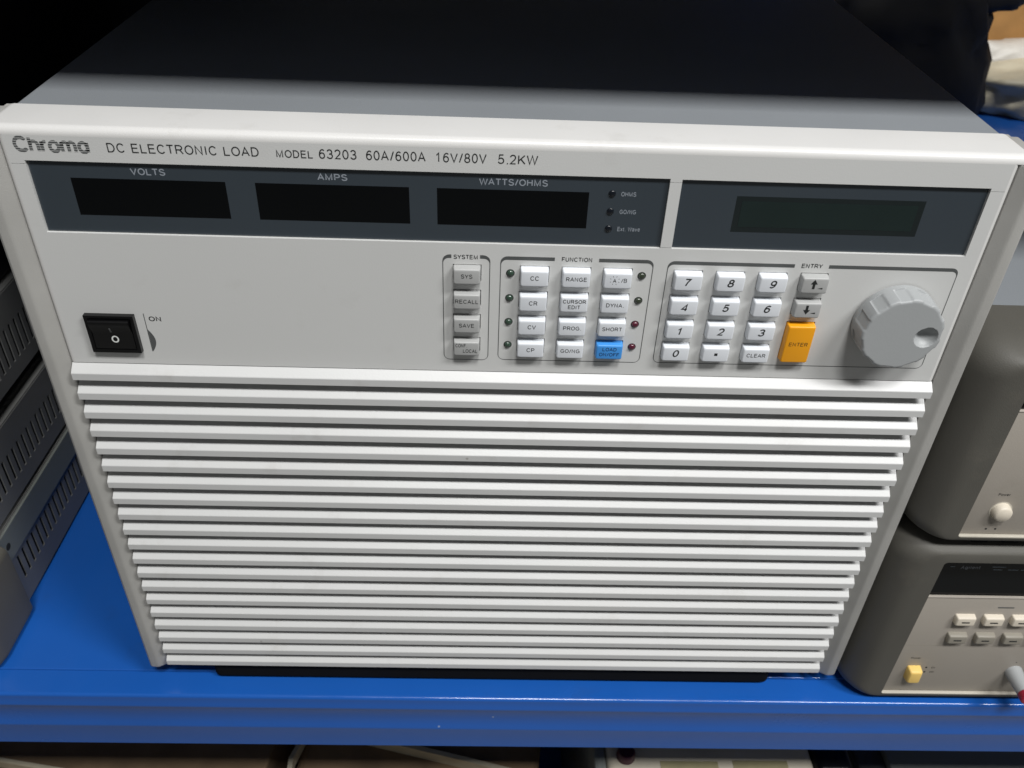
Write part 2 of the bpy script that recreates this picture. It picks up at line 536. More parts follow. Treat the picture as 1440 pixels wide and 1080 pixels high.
def beam_profile(yf, zt, zb):
    rnd = [(yf + 2.2 - 2.2 * math.sin(math.radians(a)), zt - 2.2 + 2.2 * math.cos(math.radians(a))) for a in range(0, 91, 10)]
    return [(yf + 18, zt)] + rnd + [
            (yf, zt - 8.0), (yf - 0.7, zt - 9.6), (yf - 0.7, zt - 11.0), (yf + 0.3, zt - 13.0),
            (yf + 0.3, zt - 30), (yf - 0.6, zt - 32), (yf - 0.6, zt - 33.5), (yf, zt - 35.5),
            (yf, zb + 1.5), (yf + 1.5, zb), (yf + 40, zb), (yf + 40, zt - 6), (yf + 18, zt - 6)]


put('front_beam', extrude_x(beam_profile(-13.7, -0.8, -56.5), -1150, 1150), M['blue'], rack, (0, 0, -28), 30)
dk = bmesh.new()
for a, b in ((-1150, -575.5), (-574.5, 574.5), (575.5, 1150)):
    pass
i = 0
for a, b in ((-1150, -400.6), (-399.4, 399.4), (400.6, 1150)):
    put('deck_panel', box(a, b, 4.6, 560, -5.5, 0.0, 0.9, 3), M['blue'], rack, ((a + b) / 2, 350, 0), 30)
for sx in (-1, 1):
    for yy in (4, 514):
        put('upright', box(sx * 1175 - 25, sx * 1175 + 25, yy, yy + 45, -740, 1300, 2), M['upright'], rack, (sx * 1175, yy, -740))
put('front_beam', extrude_x(beam_profile(-13.7, 542, 489), -1150, 1150), M['blue'], rack, (0, 0, 515), 25)
put('deck_panel', box(-1150, 1150, 4.6, 560, 537.5, 543, 0.9, 2), M['dark_metal'], rack, (0, 350, 540))
put('rear_beam', box(-1150, 1150, 562, 600, 489, 543, 2), M['blue'], rack, (0, 700, 515))
put('rear_beam', box(-1150, 1150, 562, 600, -56, 0, 2), M['blue'], rack, (0, 700, -28))
put('deck_panel', box(-1150, 1150, 4.6, 560, -425, -420, 0.9, 2), M['blue'], rack, (0, 350, -420))
put('front_beam', extrude_x(beam_profile(-13.7, -420.8, -476), -1150, 1150), M['blue'], rack, (0, 0, -450), 25)

# ------------------------------------------------------------------ the electronic load
load = thing('electronic_load', (0, 200, 0),
             'large off-white instrument with louvred front, keypad and grey knob, centre of the blue shelf',
             'electronic load')
BASE = 250.0   # height of the seam between control panel and louvres

put('case_cover', box(-212, 212, 25.2, 548, 30, 364.9, 1.6, 3), M['cover'], load, (0, 300, 200), 30)
for fx in (-150, 150):
    put('foot', box(fx - 18, fx + 18, 480, 516, 0, 30, 3), M['rubber'], load, (fx, 498, 0))
put('base_plinth', box(-182, 179.5, -0.6, 60, 0, 17.6, 4.0, 5), M['rubber'], load, (0, 20, 10))
put('grille_backing', box(-208.2, 208.2, 13, 25, 18.2, 366 - 40, 0), M['void'], load, (0, 15, 130))

# bezel top: rounded front edge, lip over the side rails
def bez(x, ins):
    pts = [(0 + ins, 361.8 + ins * 0.3), (0 + ins, 362.3)]
    for k in range(1, 7):
        a = math.radians(90 * k / 6)
        pts.append((ins + 3.3 - 3.3 * math.cos(a), 362.3 + (3.3 - ins) * math.sin(a)))
    pts += [(25 - ins * 0.3, 365.6 - ins), (25 - ins * 0.3, 361.8)]
    return [(x, y, z) for y, z in pts]


rings = [bez(x, i_) for x, i_ in ((-213.7, 1.6), (-213.2, 0.8), (-212.2, 0.2), (-211, 0), (-100, 0), (0, 0), (100, 0), (211, 0), (212.2, 0.2), (213.2, 0.8), (213.7, 1.6))]
put('bezel_top', loft(rings), M['bezel'], load, (0, 10, 363), 50)

holes = []
L1 = (-200.3, 64.4, 318.8, 351.2)
L2 = (69.4, 200.2, 318.8, 351.0)
holes += [L1, L2]
# fine seam lines of the fascia insert beside and between the lenses
holes += [(-206.2, -200.3, 349.55, 349.75), (64.4, 69.4, 349.55, 349.75), (200.2, 206.2, 349.55, 349.75), (64.4, 69.4, 319.2, 319.4)]

KW, KH = 12.7, 8.3
rows = [304.1, 291.2, 278.3, 265.6]
keys = []   # cx, cz, w, h, material, legend, legend height
for z_, t_ in zip(rows, ('SYS', 'RECALL', 'SAVE', 'CONF.\nLOCAL')):
    keys.append((-20.1, z_ + 0.1, 12.2, 8.0, 'key_grey', t_))
for cx_, col in ((9.9, ('CC', 'CR', 'CV', 'CP')), (28.5, ('RANGE', 'CURSOR\nEDIT', 'PROG.', 'GO/NG')), (47.0, ('A/B', 'DYNA.', 'SHORT', 'LOAD\nON/OFF'))):
    for z_, t_ in zip(rows, col):
        keys.append((cx_, z_, KW, KH, 'key_blue' if t_.startswith('LOAD') else 'key_white', t_))
for cx_, col in ((78.5, '7410'), (97.5, '852.'), (116.6, ('9', '6', '3', 'CLEAR'))):
    for z_, t_ in zip(rows, col):
        keys.append((cx_, z_ - 0.1, KW, KH, 'key_white', t_))
keys.append((135.4, 304.2, 12.2, 8.3, 'key_grey', 'UP'))
keys.append((135.2, 291.2, 12.2, 8.3, 'key_grey', 'DOWN'))
keys.append((135.2, 272.3, 13.0, 20.6, 'key_amber', 'ENTER'))
for k in keys:
    holes.append((round(k[0] - k[2] / 2 - 0.18, 3), round(k[0] + k[2] / 2 + 0.30, 3), round(k[1] - k[3] / 2 - 0.2, 3), round(k[1] + k[3] / 2 + 0.28, 3)))
SW = (-194.0, -173.0, 258.6, 277.6)
holes.append(SW)
fas = plate(-206.3, 206.3, 250.3, 361.8, holes, 0.0, 1.6)
put('fascia', fas, M['fascia'], load, (0, 0, 305))
for sx in (-1, 1):
    rr = []
    for z_ in (250.3, 361.8):
        prof = [(sx * 206.3, 0.0), (sx * 207.2, 0.15), (sx * 207.9, 0.6), (sx * 208.15, 1.6), (sx * 208.15, 12), (sx * 206.3, 12)]
        rr.append([(x, y, z_) for x, y in prof])
    put('fascia_edge', loft(rr), M['bezel'], load, (sx * 207, 2, 305), 60)
put('fascia_backing', box(-206, 206, 3.4, 6, 251, 361), M['void'], load, (0, 4, 305))

# side rails
for sx in (-1, 1):
    prof = [(208.3, 1.2), (208.6, 0.1), (213.3, -2.5), (214.1, -3.0), (215.2, -3.2), (218.6, -3.0), (219.7, -2.3), (220.3, -0.9), (220.4, 1.0), (220.4, 36), (208.3, 36)]
    cx_, cy_ = 214.3, 6.0
    rr = []
    for z_, q in ((13.2, 1.9), (13.5, 1.1), (14.3, 0.35), (15.6, 0.0), (361.4, 0.0)):
        ring = []
        for x, y in prof:
            dx, dy = x - cx_, y - cy_
            L_ = math.hypot(dx, dy)
            ring.append((sx * (cx_ + dx * (1 - q / L_)), cy_ + dy * (1 - q / L_), z_))
        rr.append(ring)
    put('side_rail', loft(rr), M['rail'], load, (sx * 214, 0, 188), 28)
    put('rail_top', box(sx * 217 - 3, sx * 217 + 3, -1.0, 27.5, 361.5, 363.8, 1.0, 3), M['rail'], load, (sx * 217, 10, 362), 40)

# louvre slats
slat_src = None
PITCH = 11.78
for k in range(20):
    zt = 246.3 - PITCH * k
    if k == 0:
        prof = [(-4.0, 0.0), (0.0, 3.5), (9.0, 3.5), (9.0, 6.4 - 3.9), (-4.0 + 1.5, -2.6), (-3.9, -3.95), (-4.05, -3.8)]
        prof = [(-4.05, -0.1), (-3.85, 0.25), (0.0, 3.55), (9.0, 3.55), (9.0, 2.2), (2.0, 1.1), (-3.7, -3.95), (-4.05, -3.75)]
        bm = extrude_x([(y, z + zt) for y, z in prof], -207.8, 207.8)
        put('slat', bm, M['slat'], load, (0, -2, zt))
        continue
    if slat_src is None:
        prof = [(-4.05, -0.1), (-3.85, 0.25), (10.0, 12.0), (10.0, 7.6), (-3.7, -3.95), (-4.05, -3.75)]
        bm = extrude_x([(y, z + zt) for y, z in prof], -207.8, 207.8)
        slat_src = put('slat', bm, M['slat'], load, (0, -2, zt))
    else:
        dup(slat_src, load, (0, -2, zt))

# display lenses, windows, lens prints
lens1 = put('display_lens', box(L1[0], L1[1], 1.3, 3.2, L1[2], L1[3], 0.25, 1), M['lens'], load, (-68, 1.3, 335))
lens2 = put('display_lens', box(L2[0], L2[1], 1.3, 3.2, L2[2], L2[3], 0.25, 1), M['lens'], load, (135, 1.3, 335))
for a, b in ((-184.4, -120.9), (-108.6, -44.6), (-32.9, 31.2)):
    put('readout_window', box(a, b, 1.24, 1.6, 326.9, 343.6), M['window'], lens1, ((a + b) / 2, 1.25, 335))
put('lcd_window', box(94.0, 175.3, 1.24, 1.6, 327.2, 343.8), M['lcd'], lens2, (135, 1.25, 335))
put('lcd_screen', box(96.6, 172.6, 1.16, 1.3, 329.6, 341.6), mat('lcd_screen', (0.010, 0.019, 0.018), 0.22, 0.12, 30), lens2, (135, 1.2, 335))
for cx_, w_, t_ in ((-152.0, 14.2, 'VOLTS'), (-76.2, 12.4, 'AMPS'), (-0.9, 28.8, 'WATTS/OHMS')):
    text(t_, M['print_lens'], lens1, 1.25, cx=cx_, w=w_, z=345.6, h=3.0, offset=0.01)
for z_, w_, cx_, t_ in ((343.2, 6.4, 47.9, 'OHMS'), (335.1, 7.0, 48.4, 'GO/NG'), (327.0, 9.8, 49.7, 'Ext. Wave')):
    text(t_, M['print_lens'], lens1, 1.25, cx=cx_, w=w_, z=z_ - 1.0, h=2.05, offset=0.01)
    r_ = 1.55
    bm = cyl(40.9, z_ + 0.1, r_, 0.7, 1.6, 24, bev=0.35)
    put('indicator', bm, M['lens_led'], lens1, (40.9, 1.2, z_), 50)

# header print
P = M['print']
GLYPH['a'] = (0.66, [_arc(0.29, 0.36, 0.24, 0.36, 20, 340, 18), [(0.54, 0.72), (0.54, 0.0)]])
lg = font_mesh('Chroma', 0.055, 0.0, spacing=0.05)
bx0, bx1, by0, by1 = bounds(lg)
bm = bmesh.new()
nb = 7
for b_ in range(nb):
    t = bmesh.new()
    t.from_mesh(lg)
    lo = by0 + (by1 - by0) * (b_ + 0.14) / nb
    hi = by0 + (by1 - by0) * (b_ + 0.86) / nb
    for co, no in (((0, hi, 0), (0, 1, 0)), ((0, lo, 0), (0, -1, 0))):
        bmesh.ops.bisect_plane(t, geom=list(t.verts) + list(t.edges) + list(t.faces), plane_co=co, plane_no=no, clear_outer=True)
    tmp = bpy.data.meshes.new('t')
    t.to_mesh(tmp)
    t.free()
    bm.from_mesh(tmp)
    bpy.data.meshes.remove(tmp)
for v in bm.verts:
    v.co = (-202.9 + (v.co.x - bx0) / (bx1 - bx0) * 30.2, -0.06, 354.6 + (v.co.y - by0) / (by1 - by0) * 7.0)
put('logo', bm, M['print_soft'], load, (-188, -0.06, 358))
text('DC ELECTRONIC LOAD', P, load, 0, x0=-165.6, x1=-104.8, z=355.6, h=4.0, offset=-0.025)
text('MODEL', P, load, 0, x0=-97.8, x1=-83.1, z=355.5, h=3.35, offset=-0.01)
text('63203', P, load, 0, x0=-80.5, x1=-65.3, z=355.5, h=4.2, offset=-0.025)
text('60A/600A', P, load, 0, x0=-61.4, x1=-37.2, z=355.5, h=4.2, offset=-0.025)
text('16V/80V', P, load, 0, x0=-32.9, x1=-12.3, z=355.5, h=4.2, offset=-0.025)
text('5.2KW', P, load, 0, x0=-7.7, x1=8.8, z=355.5, h=4.2, offset=-0.025)


# printed frames round the key groups
def frame_print(x0, x1, z0, z1, g0, g1, thick=1.75, thin=0.38, r=3.2):
    out = rrect(x0, x1, z0, z1, r, 6)
    inn = rrect(x0 + thin, x1 - thin, z0 + thin, z1 - thick, r - 0.7, 6)
    n = len(out)
    bm = bmesh.new()
    O = [bm.verts.new((x, -0.05, z)) for x, z in out]
    I = [bm.verts.new((x, -0.05, z)) for x, z in inn]
    for i_ in range(n):
        j = (i_ + 1) % n
        if abs(out[i_][1] - z1) < 1e-4 and abs(out[j][1] - z1) < 1e-4 and abs(out[i_][0] - out[j][0]) > 2:
            # top side: leave the gap for the title
            for a, b in ((i_, g1), (j, g0)):
                q0 = bm.verts.new((b, -0.05, z1))
                q1 = bm.verts.new((b, -0.05, z1 - thick))
                bm.faces.new((O[a], q0, q1, I[a]))
            continue
        bm.faces.new((O[i_], O[j], I[j], I[i_]))
    return bm


PS = M['print_soft']
put('panel_outline', frame_print(-31.0, -9.8, 256.8, 313.2, -27.0, -14.4), PS, load, (-20, 0, 285))
put('panel_outline', frame_print(-5.4, 62.7, 257.3, 313.0, 18.6, 38.2), PS, load, (28, 0, 285))
put('panel_outline', frame_print(68.9, 199.9, 257.6, 312.8, 125.6, 141.0), PS, load, (135, 0, 285))
text('SYSTEM', P, load, 0, cx=-20.7, w=10.6, z=311.0, h=2.2, offset=0.015)
text('FUNCTION', P, load, 0, cx=28.4, w=13.4, z=311.1, h=2.2, offset=0.015)
text('ENTRY', P, load, 0, cx=133.4, w=9.4, z=311.0, h=2.2, offset=0.015)
text('ON', P, load, 0, x0=-166.3, x1=-160.7, z=274.5, h=2.6, offset=0.015)

bm = bmesh.new()
add_box(bm, -168.4, -168.05, -0.06, 0.2, 257.6, 278.6)
put('switch_line', bm, PS, load, (-168, 0, 268))
arc = [(-168.0, 257.6)] + [(-168.0 + 2.5 * math.sin(math.pi * k / 14) ** 0.9, 257.6 + 12.2 * k / 14) for k in range(1, 14)] + [(-168.0, 269.8)]
bm = bmesh.new()
bm.faces.new([bm.verts.new((x, -0.06, z)) for x, z in arc])
put('switch_mark', bm, PS, load, (-167, 0, 262))


# ---- keys
KP = 4.1


def keycap(w, h):
    """shared shape of one key size: drafted sides, rounded edges, faintly cylindrical face"""
    rings = []
    for y, ins, r in ((2.2, 0.0, 0.6), (-0.6, 0.02, 0.6), (-3.1, 0.14, 0.7), (-3.7, 0.26, 0.8), (-4.0, 0.5, 0.8), (-KP, 0.85, 0.8)):
        rings.append([(x, y, z) for x, z in rrect(-w / 2 + ins, w / 2 - ins, -h / 2 + ins, h / 2 - ins, r, 4)])
    return loft(rings)


caps = {}


def legend(k, par):
    cx_, cz_, w, h, mk_, t_ = k
    y = -KP
    cz_ = cz_ + 0.6
    if t_ == 'UP' or t_ == 'DOWN':
        s = 1 if t_ == 'UP' else -1
        bm = bmesh.new()
        for pts in ([(-0.6, -2.2), (0.6, -2.2), (0.6, 0.3), (-0.6, 0.3)], [(-1.6, 0.2), (1.6, 0.2), (0.0, 2.6)]):
            bm.faces.new([bm.verts.new((cx_ - 0.6 + x, y - 0.05, cz_ + 0.1 + s * z)) for x, z in pts])
        bm.faces.new([bm.verts.new((cx_ + x, y - 0.05, cz_ + z)) for x, z in ((1.2, -1.8), (3.6, -2.15), (3.6, -1.3))])
        put('arrow_mark', bm, P, par, (cx_, y, cz_))
        return
    if t_ == '.':
        put('dot_mark', box(cx_ - 0.75, cx_ + 0.75, y - 0.06, y + 0.3, cz_ - 0.9, cz_ + 0.5), P, par, (cx_, y, cz_))
        return
    if t_.isdigit():
        text(t_, P, par, y, cx=cx_, cz=cz_ - 0.1, h=4.0, offset=0.01, narrow=1.0, shear=0.18)
    elif t_ == 'A/B':
        text('A', P, par, y, cx=cx_ - 1.5, cz=cz_ - 0.2, h=2.0, offset=0.0, narrow=0.85)
        text('/B', P, par, y, cx=cx_ + 2.7, cz=cz_ - 0.2, h=2.1, offset=-0.02, narrow=0.9)
        bm = bmesh.new()
        for a in range(0, 360, 45):
            a = math.radians(a + 22.5)
            c_, s_ = math.cos(a), math.sin(a)
            ax, az = cx_ - 1.5, cz_ - 0.2
            bm.faces.new([bm.verts.new((ax + c_ * r_ - s_ * q, y - 0.05, az + s_ * r_ + c_ * q)) for r_, q in ((1.75, -0.1), (2.3, -0.1), (2.3, 0.1), (1.75, 0.1))])
        put('ray_mark', bm, P, par, (cx_, y, cz_))
    elif t_.startswith('CONF'):
        text('CONF.', P, par, y, x0=cx_ - 5.1, x1=cx_ + 0.2, z=cz_ + 0.4, h=2.0, offset=0.0)
        text('LOCAL', P, par, y, x0=cx_ - 1.6, x1=cx_ + 5.1, z=cz_ - 2.6, h=2.0, offset=0.0)
    elif '\n' in t_:
        a, b = t_.split('\n')
        lp = M['print'] if mk_ != 'key_blue' else mat('navy_print', (0.006, 0.03, 0.11), 0.5)
        text(a, lp, par, y, cx=cx_, z=cz_ + 0.2, h=2.0, narrow=0.9, offset=0.008)
        text(b, lp, par, y, cx=cx_, z=cz_ - 2.7, h=2.0, narrow=0.9, offset=0.0)
    else:
        text(t_, M['print'] if t_ != 'ENTER' else mat('brown_print', (0.10, 0.045, 0.01), 0.5), par, y, cx=cx_, cz=cz_ - 0.2, h=2.1 if t_ not in ('CC', 'CR', 'CV', 'CP') else 2.25, narrow=0.93, offset=-0.01)


for k in keys:
    cx_, cz_, w, h, mk_, t_ = k
    key = (w, h, mk_)
    if key not in caps:
        bm = keycap(w, h)
        for v in bm.verts:
            v.co += Vector((cx_, 0, cz_))
        o = put('key', bm, M[mk_], load, (cx_, 0, cz_), 50)
        caps[key] = o
    else:
        o = dup(caps[key], load, (cx_, 0, cz_))
    if mk_ == 'key_blue':
        o['label'] = 'blue load key'
    if mk_ == 'key_amber':
        o['label'] = 'tall orange enter key'
    if mk_ == 'key_grey':
        o['label'] = 'grey key'
    legend(k, o)

# indicator domes
def dome(cx_, cz_, r=1.6):
    rings = []
    for q, y in ((1.0, 0.6), (1.0, -0.2), (0.88, -0.65), (0.6, -1.05), (0.25, -1.2)):
        rings.append([(cx_ + r * q * math.cos(2 * math.pi * k / 20), y, cz_ + r * q * math.sin(2 * math.pi * k / 20)) for k in range(20)])
    return loft(rings)


for z_ in (304.6, 291.8, 279.0, 266.2):
    put('indicator', dome(-0.8, z_), M['led_green'], load, (-0.8, 0, z_), 'all')
for z_, mm_ in ((304.9, 'led_olive'), (292.0, 'led_olive'), (279.2, 'led_red'), (266.5, 'led_red')):
    put('indicator', dome(58.0, z_), M[mm_], load, (58.0, 0, z_), 'all')
for x_, zz in ((-0.8, (304.6, 291.8, 279.0, 266.2)), (58.0, (304.9, 292.0, 279.2, 266.5))):
    for z_ in zz:
        put('indicator_ring', cyl(x_, z_, 1.95, -0.04, 0.5, 24), M['print'], load, (x_, 0, z_))

# ---- rotary knob
kc = (177.4, 285.2)
KR = 19.0
kb = bmesh.new()
NA = 240
prof = [(-0.6, 18.4, 0), (-1.0, 19.0, 0), (-3.6, 19.0, 0), (-3.9, 19.0, 1), (-12.2, 18.7, 1), (-12.9, 18.45, 1), (-13.3, 17.9, 0.7)]


def flute(a):
    u = ((a / (2 * math.pi)) * 11 + 0.22) % 1.0
    if u < 0.56:
        e = min(u, 0.56 - u)
        return min(1.0, e / 0.035) * (0.75 + 0.35 * math.sin(math.pi * u / 0.56))
    return 0.0


rings = []
for y, r_, f_ in prof:
    rings.append([(kc[0] + (r_ - 0.6 * f_ * flute(2 * math.pi * k / NA)) * math.cos(2 * math.pi * k / NA), y,
                   kc[1] + (r_ - 0.6 * f_ * flute(2 * math.pi * k / NA)) * math.sin(2 * math.pi * k / NA)) for k in range(NA)])
dmp = (kc[0] + 11.0, kc[1] - 0.9)
for q in [0.965 - 0.021 * j for j in range(46)]:
    ring = []
    for k in range(NA):
        a = 2 * math.pi * k / NA
        rr_ = 17.9 * q
        f_ = 0.6 * 0.7 * flute(a) * max(0.0, (q - 0.8) / 0.2)
        x, z = kc[0] + (rr_ - f_) * math.cos(a), kc[1] + (rr_ - f_) * math.sin(a)
        d = math.hypot(x - dmp[0], z - dmp[1])
        y = -13.45
        RD = 5.3
        if d < RD:
            y += 4.0 * (1 - (d / RD) ** 2) ** 0.75
        ring.append((x, y, z))
    rings.append(ring)
loft(rings, bm=kb)
put('knob', kb, M['knob'], load, (kc[0], -6, kc[1]), 40)
put('knob_washer', cyl(kc[0], kc[1], 17.6, -0.7, 0.2, 48), M['void'], load, (kc[0], 0, kc[1]))

# ---- power switch
def tilt_box(x0, x1, y, z0, z1, deg):
    bm = box(x0, x1, y - 0.08, y + 0.3, z0, z1)
    bmesh.ops.rotate(bm, verts=bm.verts, cent=Vector(((x0 + x1) / 2, y, (z0 + z1) / 2)), matrix=Matrix.Rotation(math.radians(deg), 3, 'X'))
    return bm


sw = put('power_switch', plate(-194.9, -172.4, 258.0, 278.2, [(-193.2, -174.1, 259.8, 276.7)], -2.4, 3.4), M['black'], load, (-183.5, -1, 268), 30)
prof = [(-3.6, 276.3), (-4.3, 275.8), (-4.4, 274.8), (-4.1, 274.0), (-2.2, 268.4), (-2.5, 260.8), (-2.2, 260.1), (2, 260.1), (2, 276.3)]
rk = put('rocker', extrude_x(prof, -192.8, -174.5), M['black'], sw, (-183.5, -2, 268), 30)
put('switch_mark', tilt_box(-184.2, -183.6, -3.22, 269.6, 272.2, 18.7), M['print_soft'], rk, (-183.7, -2.2, 271))
rg = bmesh.new()
ro, ri = 1.85, 1.2
O = [rg.verts.new((-183.0 + ro * 0.92 * math.cos(2 * math.pi * k / 32), -1.93 - 0.06 * 0, 265.6 + ro * math.sin(2 * math.pi * k / 32))) for k in range(32)]
I = [rg.verts.new((-183.0 + ri * 0.86 * math.cos(2 * math.pi * k / 32), -1.93, 265.6 + ri * math.sin(2 * math.pi * k / 32))) for k in range(32)]
for k in range(32):
    j = (k + 1) % 32
    rg.faces.new((O[k], O[j], I[j], I[k]))
for v in rg.verts:
    v.co.y = -2.2 - (268.4 - v.co.z) * 0.0395 - 0.06
put('switch_ring', rg, M['print_white'], rk, (-183, -2, 265.6))


# ------------------------------------------------------------------ bench instruments on the right
def bench(at_z, h, label, flip=False):
    x0, x1 = 222.0, 436.0
    t = thing('bench_instrument', (329, 150, at_z), label, 'bench instrument', 'dark-edged beige bench instruments')
    z0, z1 = at_z, at_z + h
    rings = []
    sec = [(34, 0.4, 0.4), (22, 0, 0), (9, 0.2, 0.1), (3, 1.6, 0.7), (-2, 3.8, 1.6), (-6, 7.0, 2.6), (-9, 11, 3.6), (-10.5, 14.5, 4.4), (-11.0, 18.5, 5.0)]
    for y, ix, iz in sec:
        rings.append([(x, y, z) for x, z in rrect(x0 + ix, x1 - ix, z0 + iz * (0.8 if y < 5 else 1) + (0 if y > 5 else 0.0), z1 - iz * 1.5, max(3.0, 17 - ix * 0.5), 7)])
    ox0, ox1, oz0, oz1 = x0 + 27.6, x1 - 27.6, z0 + 6.0, z1 - 13.5
    rings.append([(x, -11.0, z) for x, z in rrect(ox0, ox1, oz0, oz1, 2.2, 7)])
    rings.append([(x, -0.5, z) for x, z in rrect(ox0, ox1, oz0, oz1, 2.2, 7)])
    put('bumper', loft(rings, True, False), M['bumper'], t, (329, 0, z0), 45)
    put('case', box(x0 + 7, x1 - 7, 34, 228, z0 + 5, z1 - 4, 3), M['cover'], t, (329, 180, z0))
    for k in range(9):
        put('foot_pad', box(x0 + 38 + k * 17.5, x0 + 48 + k * 17.5, -8.6, 8, z0 - 0.7, z0 + 4.5, 0.8, 1), M['rubber'], t, (x0 + 43 + 17.5 * k, 0, z0))
    split = z0 + (92.0 if not flip else 88.0)
    fp = put('front_panel', box(ox0, ox1, -3.0, 2, oz0, split, 0.6, 2), M['panel_beige'], t, (329, -3, z0 + 50), 40)
    put('lip', box(ox0 + 0.3, ox1 - 0.3, -5.2, -3.0, oz0 - 0.4, oz0 + 0.8, 0.4, 2), M['lip_beige'], fp, (329, -6, oz0))
    dp = put('display_panel', box(ox0, ox1, -1.4, 2, split, oz1, 0.3, 1), M['window'], t, (329, -1, z0 + 115))
    put('display_rim', box(ox0, ox1, -3.3, -1.5, split - 0.2, split + 1.0, 0.3, 1), M['panel_beige'], fp, (329, -3, split))
    return t, fp, dp


def lean(t, z0):
    # the control panel leans back inside its bumper
    done = set()
    for o in t.children_recursive:
        if o.type != 'MESH' or o.name.split('.')[0] in ('bumper', 'case', 'foot_pad') or o.data.name in done:
            continue
        done.add(o.data.name)
        a = ABS[o.name]
        for v in o.data.vertices:
            z = a.z + v.co.z / MM
            v.co.y += (-5.6 + (z - z0 - 5) * 0.064) * MM


t1, fp1, dp1 = bench(0.9, 145.0, 'lower bench instrument at right, with yellow power button and two rows of small keys')
text('Agilent', M['print_lens'], dp1, -1.4, x0=269.0, x1=280.5, z=115.2, h=2.4, offset=-0.004)
for a, b, z_ in ((a_ + 7.0, b_ + 7.0, z_ - 6.7) for a_, b_, z_ in ((255.6, 258.4, 123.6), (280.5, 288.5, 123.8), (281.5, 287.0, 121.6), (290.5, 296.5, 121.6), (298.0, 301.0, 121.6), (302.5, 310.0, 121.6), (303, 311, 123.8))):
    put('print_mark', box(a, b, -1.5, -1.2, z_ - 0.3, z_ + 0.35), mat('dim_print', (0.17, 0.21, 0.25), 0.5), dp1, ((a + b) / 2, -1.5, z_))
ck = tk = None
for k in range(8):
    cx_ = 283.0 + 17.4 * k
    if cx_ > 400:
        break
    for z_, nm in ((75.8, 'key_cream'), (59.8, 'key_taupe')):
        src = ck if nm == 'key_cream' else tk
        if src is None:
            rr = [[(x, y, z) for x, z in rrect(cx_ - 6.1 + i_, cx_ + 6.1 - i_, z_ - 3.6 + i_, z_ + 3.6 - i_, 0.9, 3)] for y, i_ in ((-3.0, 0), (-5.8, 0.2), (-6.5, 0.7), (-6.6, 1.2))]
            o = put('key', loft(rr), M[nm], fp1, (cx_, -4, z_), 50)
            if nm == 'key_cream':
                ck = o
            else:
                tk = o
        else:
            dup(src, fp1, (cx_, -4, z_))
        put('key_mark', box(cx_ - 2.6, cx_ + 2.2, -6.68, -6.4, z_ - 0.6, z_ + 0.4), M['print'], t1, (cx_, -6.6, z_))
rr = [[(x, y, z) for x, z in rrect(261.0 + i_, 269.8 - i_, 20.6 + i_, 31.8 - i_, 1.2, 3)] for y, i_ in ((-3.0, 0), (-7.2, 0.3), (-8.2, 0.9), (-8.4, 1.5))]
put('power_button', loft(rr), M['key_yellow'], fp1, (266, -5, 23), 50)
text('Power', M['print'], fp1, -3.0, cx=264.5, z=38.0, h=1.7, offset=0.0)
for z_, tx in ((30.0, 'On'), (25.8, 'Off')):
    put('print_mark', box(273.0, 274.2, -3.06, -2.8, z_ - 0.6, z_ + 0.6), M['print'], fp1, (273.6, -3, z_))
    text(tx, M['print'], fp1, -3.0, x=276.8, z=z_ - 0.8, h=1.6, offset=0.0)
put('print_mark', box(250.5, 408, -3.05, -2.8, 50.8, 51.1), M['key_taupe'], fp1, (329, -3, 51))
put('print_mark', box(301, 311, -3.05, -2.8, 84.6, 85.6), M['print_soft'], fp1, (306, -3, 85))
for cx_, cap_m in ((331.0, 'red_cap'), (350.0, 'dark_metal')):
    pst = put('binding_post', cyl(cx_, 27.0, 4.4, -19.0, -2.5, 28, 5.6, bev=0.5), M['knob'], fp1, (cx_, -10, 27), 40)
    put('post_cap', cyl(cx_, 27.0, 4.6, -23.5, -19.1, 28, 4.8, bev=0.6), M[cap_m], pst, (cx_, -21, 27), 40)
    put('post_hole', cyl(cx_, 27.0, 2.3, -23.6, -23.0, 20), M['void'], pst, (cx_, -23.5, 27))
    text('+' if cap_m == 'red_cap' else '-', M['print'], fp1, -3.0, cx=cx_ - 1, z=35, h=2, offset=0.0)

lean(t1, 0.9)
t2, fp2, dp2 = bench(146.8, 128.0, 'upper bench instrument at right, with round white power knob, on top of the lower one', True)
put('knob_recess', cyl(268.6, 170.2, 6.2, -3.2, -2.6, 32), M['lip_beige'], fp2, (268.6, -3, 170))
pb = put('power_button', cyl(268.4, 170.6, 4.9, -7.5, -3.0, 32, 5.3, bev=1.0), M['key_cream'], fp2, (268.4, -5, 170.6), 60)
text('Power', M['print'], fp2, -3.0, cx=267.0, z=180.6, h=1.8, offset=0.0)
for x_ in (265.0, 270.2):
    put('print_mark', box(x_ - 0.55, x_ + 0.55, -3.06, -2.8, 156.6, 157.7), M['print'], fp2, (x_, -3, 157))

lean(t2, 146.8)

